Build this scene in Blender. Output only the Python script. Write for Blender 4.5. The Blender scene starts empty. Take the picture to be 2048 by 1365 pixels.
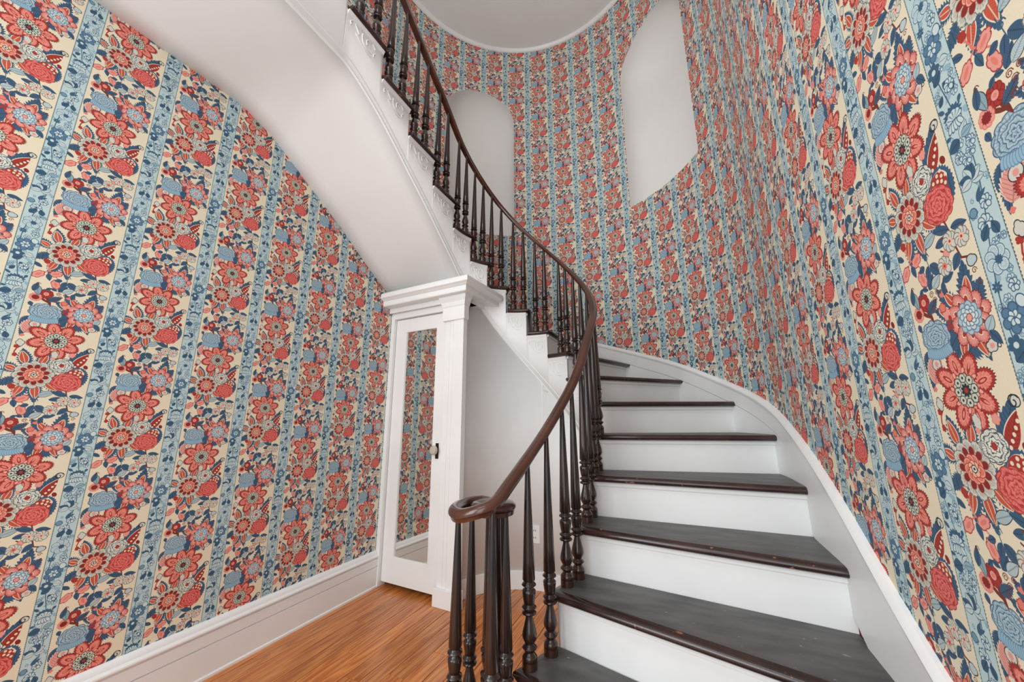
import bpy, bmesh, math, random
import numpy as np
from mathutils import Vector, Matrix
random.seed(7)
C = bpy.context.scene.collection
S = 0.2                                   # one drawing unit is 0.2 m
PI = math.pi
H = 5.5657                                # eye height in units
RS = 0.945                                # rise of one step in units
def sz(k): return H + RS*(k-5.3657)       # height of tread k

# ------------------------------------------------------------------ camera, world, light, exposure
F = 736.03
def camera():
    AZ = math.radians(24.717); vp = (1010.34, -2668.48)
    u = np.array([vp[0]-1024, vp[1]-682.5, F]); u /= np.linalg.norm(u)
    fw = np.array([0, 0, 1.0]); fwd = fw-u*(fw@u); fwd /= np.linalg.norm(fwd)
    rt = np.cross(fwd, u); rt /= np.linalg.norm(rt)
    if rt[0] < 0: rt = -rt
    R = np.array([rt, fwd, u]); sa, ca = math.sin(AZ), math.cos(AZ)
    R = np.array([[ca, -sa, 0], [sa, ca, 0], [0, 0, 1]])@R
    cd = bpy.data.cameras.new('camera'); cd.sensor_width = 36.0; cd.lens = 36.0*F/2048; cd.clip_start = .01
    o = bpy.data.objects.new('camera', cd); C.objects.link(o)
    M = Matrix(((R[0, 0], -R[0, 1], -R[0, 2], 0), (R[1, 0], -R[1, 1], -R[1, 2], 0), (R[2, 0], -R[2, 1], -R[2, 2], H*S), (0, 0, 0, 1)))
    o.matrix_world = M
    bpy.context.scene.camera = o
camera()
sc = bpy.context.scene
sc.view_settings.view_transform = 'Standard'; sc.view_settings.look = 'None'
sc.view_settings.gamma = 1.0; sc.view_settings.use_curve_mapping = False
sc.view_settings.exposure = 0.33
w = bpy.data.worlds.new('world'); sc.world = w; w.use_nodes = True
bg = w.node_tree.nodes['Background']; bg.inputs[0].default_value = (.93, .98, 1.03, 1); bg.inputs[1].default_value = 0.66
def area(name, loc, target, sx, sy, power, color):
    l = bpy.data.lights.new(name, 'AREA'); l.shape = 'RECTANGLE'; l.size = sx*S; l.size_y = sy*S; l.energy = power; l.color = color
    o = bpy.data.objects.new(name, l); C.objects.link(o); o.location = Vector(loc)*S
    o.rotation_euler = (Vector(target)-Vector(loc)).to_track_quat('-Z', 'Y').to_euler()
    return o
area('hall_window_light', (-7.5, -5.5, 8.5), (1, 8, 5), 7, 10, 38, (.96, .99, 1))
area('side_fill_light', (1.0, -5.5, 7.0), (-10, 7, 4), 7, 11, 20, (1, .985, .96))  # added fill lamp behind the camera, brightens the left wall and baseboard
area('upper_fill_light', (-5.0, -2.5, 19.0), (-4.0, 10, 21), 8, 6, 26, (1, .97, .92))  # added unseen area lamp, aimed to lift the upper back wall and ceiling

# ------------------------------------------------------------------ materials
def nt(m): return m.node_tree.nodes, m.node_tree.links
def base_mat(name, color=(.8, .8, .8), rough=.5, metal=0.0, spec=.5, coat=0.0):
    m = bpy.data.materials.new(name); m.use_nodes = True
    b = m.node_tree.nodes['Principled BSDF']
    b.inputs['Base Color'].default_value = (*color, 1); b.inputs['Roughness'].default_value = rough
    b.inputs['Metallic'].default_value = metal; b.inputs['Specular IOR Level'].default_value = spec
    b.inputs['Coat Weight'].default_value = coat; b.inputs['Coat Roughness'].default_value = .12
    return m
def srgb(r, g, b):
    f = lambda c: (c/255/12.92) if c/255 <= .04045 else ((c/255+.055)/1.055)**2.4
    return (f(r), f(g), f(b))
def noise_mix(m, c1, c2, scale, lo=.4, hi=.6, detail=4, stretch=(1, 1, 1), bump=0.0, bscale=None, c3=None, obj=True):
    n, l = nt(m); b = n['Principled BSDF']
    tc = n.new('ShaderNodeTexCoord'); mp = n.new('ShaderNodeMapping'); mp.inputs['Scale'].default_value = stretch
    l.new(tc.outputs['Object'], mp.inputs[0])
    tx = n.new('ShaderNodeTexNoise'); tx.inputs['Scale'].default_value = scale; tx.inputs['Detail'].default_value = detail
    l.new(mp.outputs[0], tx.inputs['Vector'])
    r = n.new('ShaderNodeValToRGB'); r.color_ramp.elements[0].position = lo; r.color_ramp.elements[1].position = hi
    r.color_ramp.elements[0].color = (*c1, 1); r.color_ramp.elements[1].color = (*c2, 1)
    l.new(tx.outputs[0], r.inputs[0]); out = r.outputs[0]
    if c3:                                                     # worn flecks
        t2 = n.new('ShaderNodeTexNoise'); t2.inputs['Scale'].default_value = c3[1]; t2.inputs['Detail'].default_value = 5
        l.new(mp.outputs[0], t2.inputs['Vector'])
        r2 = n.new('ShaderNodeValToRGB'); r2.color_ramp.elements[0].position = c3[2]; r2.color_ramp.elements[1].position = c3[2]+.035
        l.new(t2.outputs[0], r2.inputs[0])
        mx = n.new('ShaderNodeMix'); mx.data_type = 'RGBA'; mx.inputs['B'].default_value = (*c3[0], 1)
        l.new(r2.outputs[0], mx.inputs['Factor']); l.new(out, mx.inputs['A']); out = mx.outputs['Result']
    l.new(out, b.inputs['Base Color'])
    if bump:
        bp = n.new('ShaderNodeBump'); bp.inputs['Strength'].default_value = bump; bp.inputs['Distance'].default_value = .004
        l.new(tx.outputs[0], bp.inputs['Height']); l.new(bp.outputs[0], b.inputs['Normal'])
    return m
WHITE = noise_mix(base_mat('white_gloss_paint', rough=.38), (.79, .80, .795), (.83, .84, .835), 3.0, bump=.05)
PLASTER = noise_mix(base_mat('white_plaster', rough=.75), (.74, .73, .715), (.765, .755, .74), 2.0, bump=.05)
CEIL = noise_mix(base_mat('ceiling_paint', rough=.8), (.82, .83, .82), (.84, .85, .84), 2.0)
WOOD = noise_mix(base_mat('dark_stained_wood', rough=.26, coat=.35), (.011, .008, .0075), (.055, .020, .011), 7.0, .38, .66, stretch=(1, 1, .35), bump=.04)
RAILW = noise_mix(base_mat('mahogany_rail', rough=.24, coat=.4), (.035, .012, .007), (.095, .030, .015), 6.0, .3, .7, stretch=(1, 1, .6))
TREAD = noise_mix(base_mat('worn_grey_tread_paint', rough=.46), (.048, .046, .046), (.125, .122, .12), 6.0, .3, .75, stretch=(1, 3.0, 1), bump=.25, c3=((.42, .40, .37), 30.0, .71))
NOSE = noise_mix(base_mat('worn_nosing_varnish', rough=.25, coat=.3), (.022, .011, .010), (.055, .024, .021), 8.0, .35, .7, c3=((.33, .14, .06), 26.0, .675))
MIRROR = base_mat('mirror_glass', (.80, .81, .78), .03, 1.0)
BRONZE = base_mat('dark_bronze', (.045, .032, .024), .35, .8)
GLASSK = base_mat('knob_glass', (.62, .58, .48), .15, .3)
OUTLETM = base_mat('outlet_plastic', (.78, .77, .74), .35)
DARK = base_mat('dark_slot', (.02, .02, .02), .6)
def floor_material():
    m = base_mat('oak_floor', rough=.32, coat=.2); n, l = nt(m); b = n['Principled BSDF']
    tc = n.new('ShaderNodeTexCoord'); oi = n.new('ShaderNodeObjectInfo'); mp = n.new('ShaderNodeMapping')
    mp.inputs['Scale'].default_value = (30.0, 1.6, 1); l.new(tc.outputs['Object'], mp.inputs[0])
    cb = n.new('ShaderNodeCombineXYZ'); mu = n.new('ShaderNodeMath'); mu.operation = 'MULTIPLY'; mu.inputs[1].default_value = 61.0
    l.new(oi.outputs['Random'], mu.inputs[0])
    for i in range(3): l.new(mu.outputs[0], cb.inputs[i])
    ad = n.new('ShaderNodeVectorMath'); ad.operation = 'ADD'; l.new(mp.outputs[0], ad.inputs[0]); l.new(cb.outputs[0], ad.inputs[1])
    big = n.new('ShaderNodeTexNoise'); big.inputs['Scale'].default_value = .42; big.inputs['Detail'].default_value = 2; l.new(ad.outputs[0], big.inputs['Vector'])
    # cathedral grain: contour lines of a stretched noise
    k = n.new('ShaderNodeMath'); k.operation = 'MULTIPLY'; k.inputs[1].default_value = 13.0; l.new(big.outputs[0], k.inputs[0])
    fr_ = n.new('ShaderNodeMath'); fr_.operation = 'PINGPONG'; fr_.inputs[1].default_value = .5; l.new(k.outputs[0], fr_.inputs[0])
    fine = n.new('ShaderNodeTexNoise'); fine.inputs['Scale'].default_value = 2.2; fine.inputs['Detail'].default_value = 4; l.new(ad.outputs[0], fine.inputs['Vector'])
    mxv = n.new('ShaderNodeMath'); mxv.operation = 'MULTIPLY_ADD'; mxv.inputs[1].default_value = .85; l.new(fr_.outputs[0], mxv.inputs[0]); l.new(fine.outputs[0], mxv.inputs[2])
    r = n.new('ShaderNodeValToRGB'); e = r.color_ramp.elements
    e[0].position = .42; e[0].color = (*srgb(170, 88, 32), 1); e[1].position = .95; e[1].color = (*srgb(216, 140, 72), 1)
    l.new(mxv.outputs[0], r.inputs[0])
    hs = n.new('ShaderNodeHueSaturation'); mr = n.new('ShaderNodeMapRange'); mr.inputs['To Min'].default_value = .86; mr.inputs['To Max'].default_value = 1.12
    l.new(oi.outputs['Random'], mr.inputs[0]); l.new(mr.outputs[0], hs.inputs['Value']); l.new(r.outputs[0], hs.inputs['Color'])
    l.new(hs.outputs[0], b.inputs['Base Color'])
    return m
OAK = floor_material()

# the printed wallpaper: one repeat is painted with numpy into an in-memory picture
def paint_wallpaper():
    import numpy as np
    W=660; ASP=1.7425; HH=int(round(W*ASP))
    rng=np.random.RandomState(4)
    img=np.zeros((HH,W,3),np.float32)
    CREAM=(233,221,194); LB=(190,211,211); NAVY=(66,96,124); MID=(158,184,196); CORAL=(228,128,114); RED=(170,58,50)
    DRED=(138,44,42); PINK=(231,158,146); PALE=(212,211,198); WHITE=(226,226,212); INK=(48,52,62); BROWN=(120,56,46); SKY=(150,184,204); ORNG=(206,92,70)
    def col(c): return np.array(c,np.float32)
    img[:]=col(CREAM)
    px=1.0/W
    def region(cx,cy,r):
        x0=int(np.floor((cx-r)*W))-2; x1=int(np.ceil((cx+r)*W))+3
        y0=int(np.floor((cy-r)*W))-2; y1=int(np.ceil((cy+r)*W))+3
        xs=np.arange(x0,x1); ys=np.arange(y0,y1)
        X,Y=np.meshgrid((xs+.5)/W-cx,(ys+.5)/W-cy)
        return xs%W,ys%HH,X,Y
    def put(xs,ys,m,c):
        sub=img[np.ix_(ys,xs)]; m=np.clip(m,0,1)[...,None]
        img[np.ix_(ys,xs)]=sub*(1-m)+(c if isinstance(c,np.ndarray) and c.ndim==3 else col(c))*m
    def aa(d): return np.clip(.5-d/px*.8,0,1)          # d<0 inside, in tile units
    def ell(cx,cy,a,b,rot=0,c=CORAL,edge=None,ew=.006,ser=0,nser=40,lobes=0,lobd=0):
        R=max(a,b)*1.15; xs,ys,X,Y=region(cx,cy,R); cr,sr=np.cos(rot),np.sin(rot)
        u=(X*cr+Y*sr)/a; v=(-X*sr+Y*cr)/b; th=np.arctan2(v,u)
        k=1+ser*np.abs(((th*nser/(2*np.pi))%1)*2-1)-ser*.5
        if lobes: k=k*(1-lobd+lobd*np.abs(np.cos(th*lobes/2))**.6)
        d=(np.sqrt(u*u+v*v)-k)*min(a,b)
        if edge is not None: put(xs,ys,aa(d-ew),edge)
        put(xs,ys,aa(d),c)
    def veins(cx,cy,a,b,rot,c,n=16,al=.5,q0=.3,q1=.95):
        xs,ys,X,Y=region(cx,cy,max(a,b)); cr,sr=np.cos(rot),np.sin(rot)
        u=(X*cr+Y*sr)/a; v=(-X*sr+Y*cr)/b; th=np.arctan2(v,u); q=np.sqrt(u*u+v*v)
        m=(np.cos(th*n)>.45)*(q>q0)*(q<q1); put(xs,ys,m*al,c)
    def leaf(cx,cy,L,Wd,rot,c=NAVY,edge=None,ser=0.0,mid=None,hatch=True,ew=.005):
        # starts at (cx,cy), points along rot
        xs,ys,X,Y=region(cx,cy,L*1.05); cr,sr=np.cos(rot),np.sin(rot)
        t=(X*cr+Y*sr)/L; v=(-X*sr+Y*cr)
        tt=np.clip(t,0,1); w=Wd*np.sin(np.pi*tt**.8)**.85
        w=w*(1+ser*(((tt*9)%1)-.5))
        d=np.abs(v)-w; d=np.where((t<0)|(t>1),.1,d)
        if edge is not None: put(xs,ys,aa(d-ew),edge)
        put(xs,ys,aa(d),c)
        if hatch:
            k=np.array(c)*.72
            put(xs,ys,aa(d+.004)*(np.abs(((t*11-np.abs(v)/Wd*1.6)%1)-.5)<.13)*.55,k)
            put(xs,ys,aa(np.abs(v)-.0035)*(t>0)*(t<.95)*.8,k if mid is None else mid)
    def line(pts,w=.006,c=INK):
        for (x0,y0),(x1,y1) in zip(pts[:-1],pts[1:]):
            r=max(abs(x1-x0),abs(y1-y0))/2+w*2; xs,ys,X,Y=region((x0+x1)/2,(y0+y1)/2,r)
            ax,ay=(x0-x1)/2,(y0-y1)/2; L2=ax*ax+ay*ay+1e-12
            t=np.clip((X*ax+Y*ay)/L2,-1,1); d=np.hypot(X-t*ax,Y-t*ay)-w/2; put(xs,ys,aa(d),c)
    def curl(cx,cy,r,c=BROWN,turn=1.6,rot=0,w=.005):
        a=np.linspace(0,turn*2*np.pi,14); q=r*(1-a/a[-1]*.75)
        line([(cx+q_*np.cos(a_+rot),cy+q_*np.sin(a_+rot)) for a_,q_ in zip(a,q)],w,c)
    def rose(cx,cy,a,b,rot,base,dark,light,n=4.6,ink=None):
        ell(cx,cy,a,b,rot,base,edge=dark if ink is None else ink,ew=.006,lobes=11,lobd=.10)
        xs,ys,X,Y=region(cx,cy,max(a,b)); cr,sr=np.cos(rot),np.sin(rot)
        u=(X*cr+Y*sr)/a; v=(-X*sr+Y*cr)/b; th=np.arctan2(v,u); q=np.sqrt(u*u+v*v)
        w=q*n+.22*np.sin(5*th+q*7)+.16*np.sin(9*th-q*11)+th/(2*np.pi)
        m=(q<.94)
        put(xs,ys,m*np.clip(.5+.9*np.sin(2*np.pi*w+1.6),0,1)*.55,light)
        put(xs,ys,m*(np.sin(2*np.pi*w)>.62),dark)
        put(xs,ys,m*(q>.55)*(np.cos(th*34)>.72)*.45,dark)
    def flower(cx,cy,r,n,pal,rot=0,core=None,pw=.42,ser=.10,ink=None,nser=26,mark=None,vein=None,rr=None):
        for i in range(n):
            a=rot+2*np.pi*i/n; k=1 if rr is None else rr[i%len(rr)]
            ca,sa=np.cos(a),np.sin(a); L=r*k
            ell(cx+ca*L*.60,cy+sa*L*.60,L*.42,r*pw,a,pal[0],edge=ink,ew=.005,ser=ser,nser=nser)
            if len(pal)>1: ell(cx+ca*L*.585,cy+sa*L*.585,L*.345,r*pw*.76,a,pal[1],ser=ser*.9,nser=20)
            if vein is not None: veins(cx+ca*L*.58,cy+sa*L*.58,L*.35,r*pw*.8,a,vein,n=13,al=.55,q0=.42,q1=.98)
            if mark is not None:
                ell(cx+ca*L*mark[1],cy+sa*L*mark[1],L*mark[2],L*mark[3],a,mark[0],edge=mark[4] if len(mark)>4 else None,ew=.005)
    _leaf=leaf
    def leaf(cx,cy,L,Wd,rot,c=NAVY,**k):
        f=.86 if c is NAVY else 1.0
        return _leaf(cx,cy,L*(.95 if c is NAVY else 1),Wd*f,rot,c,**k)
    # ---------------- ground sprigs
    def sprig(x,y,r,rot,c=NAVY,c2=None):
        leaf(x,y,r,r*.26,rot,c); leaf(x,y,r*.9,r*.24,rot+1.0,c2 or c,edge=INK)
    # blue masses behind the big flowers
    for (x,y,L,w,a) in [(.31,.26,.26,.05,-1.75),(.30,.30,.16,.045,-2.0),(.29,.12,.16,.03,1.2),(.52,.30,.22,.09,.9),(.60,.30,.20,.09,.35),(.68,.22,.22,.10,.5),(.47,.25,.16,.07,.6)]:
        leaf(x,y,L,w,a,NAVY,ser=.35)
    # dahlia's leaves
    for (x,y,L,w,a) in [(.80,.46,.34,.085,1.40),(.855,.47,.20,.075,1.0),(.72,.48,.27,.075,2.25),(.68,.47,.22,.065,2.75),(.78,.42,.30,.07,-1.25),(.70,.40,.25,.07,-2.1),(.66,.36,.16,.05,-2.5)]:
        leaf(x,y,L,w,a,NAVY,ser=.4)
    for (x,y,L,w,a) in [(.815,.53,.15,.034,1.35),(.70,.53,.13,.03,2.2),(.64,.49,.12,.03,2.7),(.80,.33,.16,.036,-1.2),(.70,.33,.14,.03,-1.9)]:
        leaf(x,y,L,w,a,ORNG,edge=CREAM,ew=.008,mid=CREAM)
    # grey dahlia's leaves
    G=(.475,1.265)
    for (dx,dy,L,w,a) in [(-.08,.10,.26,.075,1.85),(.02,.12,.22,.07,1.25),(-.14,.04,.22,.07,2.7),(-.05,-.10,.26,.075,-1.85),(.03,-.10,.28,.075,-1.45),(.11,-.06,.26,.075,-.75),(-.13,-.05,.20,.06,-2.5),(.12,.0,.22,.06,-.35)]:
        leaf(G[0]+dx,G[1]+dy,L,w,a,NAVY,ser=.4)
    for (dx,dy,L,w,a) in [(-.095,.14,.17,.036,1.9),(.03,.15,.14,.034,1.25),(-.07,-.13,.17,.034,-1.9),(.03,-.13,.19,.036,-1.4),(.12,-.09,.16,.036,-.75),(-.16,.05,.12,.03,2.7)]:
        leaf(G[0]+dx,G[1]+dy,L,w,a,ORNG,edge=CREAM,ew=.008,mid=CREAM)
    # paisley and blue arc at the right
    leaf(.74,1.35,.42,.085,1.05,NAVY,ser=.3); leaf(.80,1.38,.27,.052,1.05,RED,edge=CREAM,ew=.008)
    for i in range(7): ell(.825+.024*i,1.415+.036*i,.013,.013,0,CREAM)
    ell(.945,1.665,.03,.03,0,PALE,edge=INK,ew=.006); curl(.93,1.66,.045,INK,1.1,.5,.008)
    ell(.85,1.255,.125,.155,-.2,NAVY,ser=.1,nser=30); ell(.845,1.255,.10,.13,-.2,CREAM); ell(.84,1.27,.088,.11,-.2,RED)
    for i in range(12):
        a=i*2.4; q=.075*np.sqrt((i+.5)/12); ell(.86+q*np.cos(a),1.305+q*np.sin(a),.013,.013,0,CREAM)
    leaf(.93,1.18,.16,.02,1.5,NAVY); 
    # pink leaf left of coral
    leaf(.30,.07,.24,.085,1.15,PINK,edge=CREAM,ew=.008,ser=.2); ell(.365,.20,.045,.04,.3,PALE,edge=INK,ew=.005); ell(.365,.20,.02,.02,0,PINK)
    # coral eight petalled flower
    flower(.59,.005,.265,8,[RED,CORAL],rot=.28,pw=.258,ser=.17,nser=26,vein=(240,164,150),ink=(112,40,44),mark=(RED,.62,.17,.062,(238,158,142)),rr=[1.0,.92,.98,1.05,.95,1,.97,.93])
    for i in range(8):
        a=.28+2*np.pi*i/8; ell(.59+.168*np.cos(a),.005+.168*np.sin(a),.026,.008,a,(236,150,134))
    for i in range(8):
        a=.28+2*np.pi*i/8; ell(.59+.125*np.cos(a+.39),.005+.125*np.sin(a+.39),.02,.012,a,(238,176,156),edge=RED,ew=.004)
    ell(.59,.005,.106,.102,0,(200,204,184),edge=RED,ew=.008,ser=.12,nser=18)
    for i in range(8):
        a=.1+2*np.pi*i/8; x=.59+.078*np.cos(a); y=.005+.078*np.sin(a)
        ell(x,y,.027,.027,0,(206,210,190),edge=INK,ew=.005,lobes=6,lobd=.15); ell(x,y,.009,.009,0,INK)
    ell(.59,.005,.045,.045,0,INK,lobes=9,lobd=.4); ell(.59,.005,.018,.018,0,RED)
    # pink dahlia with pale blue heart
    flower(.787,.428,.182,10,[(216,128,120),PINK],rot=.2,pw=.285,ser=.12,nser=16,ink=DRED,vein=(216,130,120),mark=(RED,.58,.14,.085,CREAM),rr=[1,.94,1.04,.96,1,.92,1.03,.95,1,.97])
    for r_,n_,c_ in ((.10,10,(178,200,208)),(.075,9,(204,219,220)),(.05,8,(218,228,224))):
        flower(.787,.428,r_,n_,[c_],rot=r_*20,pw=.30,ser=0,ink=(96,128,150))
    ell(.787,.428,.022,.022,0,PINK,edge=DRED,ew=.005)
    # grey dahlia
    flower(G[0],G[1],.178,12,[PALE,(203,200,186)],rot=.1,pw=.30,ser=.1,nser=14,ink=(110,110,104),vein=(150,148,138))
    for i in range(11):
        a=.3+2*np.pi*i/11; ell(G[0]+.108*np.cos(a),G[1]+.108*np.sin(a),.030,.024,a,DRED,edge=(190,150,130),ew=.004)
    flower(G[0],G[1],.088,9,[(236,176,150),(226,126,110)],rot=.5,pw=.38,ser=.05,ink=RED); flower(G[0],G[1],.05,7,[(240,190,160)],pw=.4,ser=0,ink=RED)
    ell(G[0],G[1],.02,.02,0,WHITE,edge=INK,ew=.006); ell(G[0],G[1],.009,.009,0,INK)
    # coral rose, white rose, blue rose
    rose(.785,1.185,.145,.125,-.25,(224,110,104),(184,62,60),(236,142,132),4.2,ink=RED); 
    rose(.70,1.415,.112,.098,.2,WHITE,(84,94,98),(232,232,222),4.0,ink=(70,80,86)); ell(.70,1.415,.024,.024,0,RED)
    rose(.43,.378,.15,.12,-.1,MID,(88,118,142),(204,218,222),5.2,ink=NAVY)
    for i in range(13): ell(.315+.019*i,.285-.022*np.sin(i*.26),.017,.034,(i-6)*.06,SKY,edge=(96,134,160),ew=.003)
    # red rosettes
    leaf(.40,.62,.16,.02,-1.2,BROWN,hatch=False); leaf(.34,.58,.12,.014,-.6,BROWN,hatch=False)
    flower(.392,.637,.068,9,[DRED,RED],pw=.42,ser=.05); ell(.392,.637,.026,.026,0,PINK,edge=DRED,ew=.004); ell(.392,.637,.012,.012,0,CORAL)
    flower(.307,.570,.058,9,[CORAL,PINK],pw=.42,ser=.08); ell(.307,.570,.034,.032,0,DRED,ser=.2,nser=12)
    leaf(.42,.55,.15,.045,.55,NAVY,ser=.3); leaf(.29,.74,.14,.034,-2.3+1,(150,176,184),edge=INK); leaf(.27,.65,.14,.035,1.35,NAVY)
    curl(.49,.56,.028,BROWN); curl(.52,.62,.024,BROWN); leaf(.27,.50,.07,.028,-1.2,NAVY)
    ell(.64,.645,.024,.018,.4,DRED); ell(.60,.63,.026,.016,-.2,CORAL,ser=.3,nser=8); ell(.615,.655,.018,.012,.9,CORAL)
    ell(.60,.50,.035,.04,.3,PINK,edge=CORAL,ew=.006,lobes=5,lobd=.3); ell(.575,.55,.03,.03,.3,CORAL,edge=RED,lobes=5,lobd=.3)
    for (x,y) in [(.60,.44),(.62,.41),(.585,.41),(.62,.47)]: ell(x,y,.014,.018,.5,RED)
    # trumpets on a forked stem
    line([(.33,1.06),(.36,.98),(.40,.93),(.47,.87),(.46,.80)],.012,CORAL); line([(.37,.97),(.30,.92)],.012,CORAL)
    for (x,y,a) in [(.43,.945,.5),(.275,.895,3.9),(.45,.795,-1.2)]:
        ell(x,y,.062,.04,a,PINK,edge=RED,ew=.006,lobes=6,lobd=.22); ell(x,y,.035,.014,a,CORAL)
    leaf(.36,.93,.11,.032,-1.3,NAVY); leaf(.29,1.0,.12,.028,2.6,NAVY); curl(.30,.76,.022,BROWN,1.1); leaf(.42,.73,.07,.022,-.4,NAVY); leaf(.42,.73,.07,.022,-2.4,NAVY)
    ell(.318,1.10,.032,.04,.6,RED,lobes=5,lobd=.2); leaf(.27,1.12,.08,.03,1.6,NAVY)
    ell(.272,1.62,.030,.026,0,RED,lobes=5,lobd=.3); line([(.275,1.60),(.262,1.55),(.27,1.50)],.012,RED); ell(.272,1.51,.024,.026,0,RED,lobes=5,lobd=.3)
    # centre leaves
    line([(.52,.98),(.54,.90),(.55,.84)],.007,NAVY); curl(.54,.92,.032,NAVY,1.3,0,.007); leaf(.56,.86,.15,.048,-.8,NAVY); leaf(.54,.86,.12,.036,-1.9,NAVY); leaf(.50,.87,.08,.03,-2.8,NAVY)
    leaf(.55,.99,.16,.036,.35,(176,196,200),edge=INK); leaf(.66,.94,.16,.036,.15,NAVY); leaf(.64,.71,.13,.036,.2,NAVY); leaf(.64,.71,.10,.03,-1.7,NAVY)
    leaf(.49,.70,.13,.04,.9,NAVY); leaf(.53,.70,.12,.035,.6,(186,204,206),edge=INK); curl(.50,.665,.025,BROWN); curl(.56,.665,.02,BROWN)
    # pale asters on red twigs
    line([(.80,1.06),(.82,.98),(.86,.90),(.92,.86)],.014,BROWN); line([(.82,.99),(.74,.97)],.012,BROWN); line([(.84,.86),(.86,.79),(.93,.77)],.014,BROWN); line([(.84,.87),(.76,.86),(.70,.90)],.012,BROWN)
    leaf(.82,1.0,.17,.038,2.85,NAVY); leaf(.84,1.0,.15,.036,-.15,NAVY); leaf(.85,.83,.13,.042,-2.3,NAVY,ser=.2); ell(.93,.745,.04,.034,0,(190,204,204),edge=INK,lobes=3,lobd=.2); ell(.74,.86,.026,.026,0,PINK,edge=CORAL)
    for (x,y,r,c) in [(.80,.925,.058,(238,190,170)),(.905,.91,.056,(238,190,170)),(.698,.797,.056,CORAL)]:
        flower(x,y,r*1.1,9,[PALE],pw=.36,ser=.1,ink=(120,116,108),nser=10); ell(x,y,r*.42,r*.4,0,c,ser=.2,nser=10); ell(x,y,r*.16,r*.16,0,RED)
    curl(.93,.68,.022,BROWN,1.2); curl(.95,.60,.018,BROWN,1)
    # small fillers
    ell(.90,.235,.045,.036,.3,PALE,edge=INK,ew=.005,lobes=5,lobd=.25); ell(.90,.235,.018,.016,0,PINK); curl(.955,.23,.024,INK,1.2); leaf(.90,.32,.10,.034,.9,(182,202,206),edge=INK); leaf(.91,.32,.12,.036,-.9,NAVY)
    ell(.29,-.07,.035,.045,.2,PALE,edge=INK,ew=.005,lobes=4,lobd=.3); ell(.285,.035,.022,.02,0,CORAL,lobes=4,lobd=.35)
    ell(.61,1.555,.032,.05,.2,PALE,edge=(120,116,108),ew=.005,lobes=5,lobd=.25); ell(.60,1.50,.02,.02,0,PINK); ell(.77,1.57,.03,.03,0,PINK,edge=CORAL,lobes=5,lobd=.3)
    ell(.93,1.42,.022,.03,.5,DRED)
    # ---------------- blue stripe
    sw=.221
    img[:,:int(sw*W)]=col(LB)
    Y=np.arange(HH); 
    for y in range(0,HH):
        pass
    def clipstripe(f):
        keep=img[:,int((sw-.006)*W):].copy(); kl=img[:,:int(.006*W)].copy(); f(); img[:,int((sw-.006)*W):]=keep; img[:,:int(.006*W)]=kl
    def stripe():
        DK=(64,98,124); ML=(116,152,172); PL=(206,221,220)
        for k in range(58):
            x=rng.uniform(.015,.205); y=rng.uniform(0,ASP); a=rng.uniform(0,6.28)
            if k%3==0: curl(x,y,rng.uniform(.012,.026),ML,1.2,a,.005)
            elif k%3==1: leaf(x,y,rng.uniform(.04,.085),rng.uniform(.011,.02),a,(150,184,198) if k%2 else DK,edge=None,hatch=False)
            else: flower(x,y,rng.uniform(.018,.03),6,[PL],pw=.36,ser=0,ink=(96,130,152))
        line([(.10+.055*np.sin(t*3.6),t) for t in np.linspace(0,ASP,60)],.008,DK)
        flower(.10,1.255,.088,6,[DK,(92,128,156)],pw=.40,ser=.15,ink=None,rot=.4); flower(.10,1.255,.042,6,[PL],pw=.3,ser=0,ink=DK)
        flower(.06,1.115,.058,6,[DK],pw=.36,ser=.1,rot=.2); ell(.06,1.115,.018,.018,0,PL)
        leaf(.12,1.13,.08,.03,-.3,PL,edge=DK); leaf(.03,1.03,.10,.034,.6,DK); leaf(.10,1.0,.09,.026,-1.0,DK)
        ell(.105,.775,.075,.05,0,DK,ser=.3,nser=14); ell(.105,.745,.066,.05,0,PL,edge=DK,ew=.005,lobes=9,lobd=.2); veins(.105,.73,.066,.06,0,DK,n=12,al=.6,q0=.2)
        for i in range(5): ell(.06+.022*i,.70,.014,.03,(i-2)*.3,PL,edge=DK,ew=.004)
        leaf(.10,.60,.11,.042,3.4,DK); leaf(.115,.60,.10,.03,.9,PL,edge=DK); leaf(.12,.61,.09,.026,.1,(150,184,198),edge=DK)
        for (x,y) in [(.06,.50),(.15,.49),(.11,.46),(.17,.54)]: flower(x,y,.034,8,[PL],pw=.33,ser=.05,ink=(80,112,138)); 
        for a in (-.2,.5,1.2,2.0,2.8,3.4): leaf(.095,.335,.095,.028,a,PL if a not in (1.2,2.8) else DK,edge=DK,ew=.005)
        for a in (.0,.5,1.0): leaf(.09,.20,.09,.016,a,DK,hatch=False)
        flower(.145,.17,.04,7,[PL],pw=.34,ser=0,ink=DK); ell(.04,.15,.026,.026,0,ML,edge=DK); flower(.10,.06,.05,8,[PL],pw=.34,ser=.1,ink=DK); leaf(.05,-.03,.10,.032,.9,DK); leaf(.17,-.03,.09,.03,1.9,DK)
        flower(.105,1.585,.082,7,[PL,(192,212,216)],pw=.40,ser=.06,ink=(84,116,142),vein=(120,152,172)); ell(.115,1.58,.026,.026,0,DK,ser=.3,nser=9)
        flower(.05,1.44,.036,8,[DK],pw=.22,ser=0); flower(.16,1.42,.034,6,[PL],pw=.36,ser=0,ink=DK); ell(.17,1.33,.028,.034,.4,PL,edge=DK)
        leaf(.17,.90,.08,.024,1.8,DK); leaf(.03,.88,.07,.022,.9,DK); flower(.14,.95,.04,7,[PL],pw=.35,ser=0,ink=DK)
    clipstripe(stripe)
    # dotted borders
    ys=(np.arange(HH)+.5)/W
    dots=(np.abs(((ys*46)%1)-.5)<.28)
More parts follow.
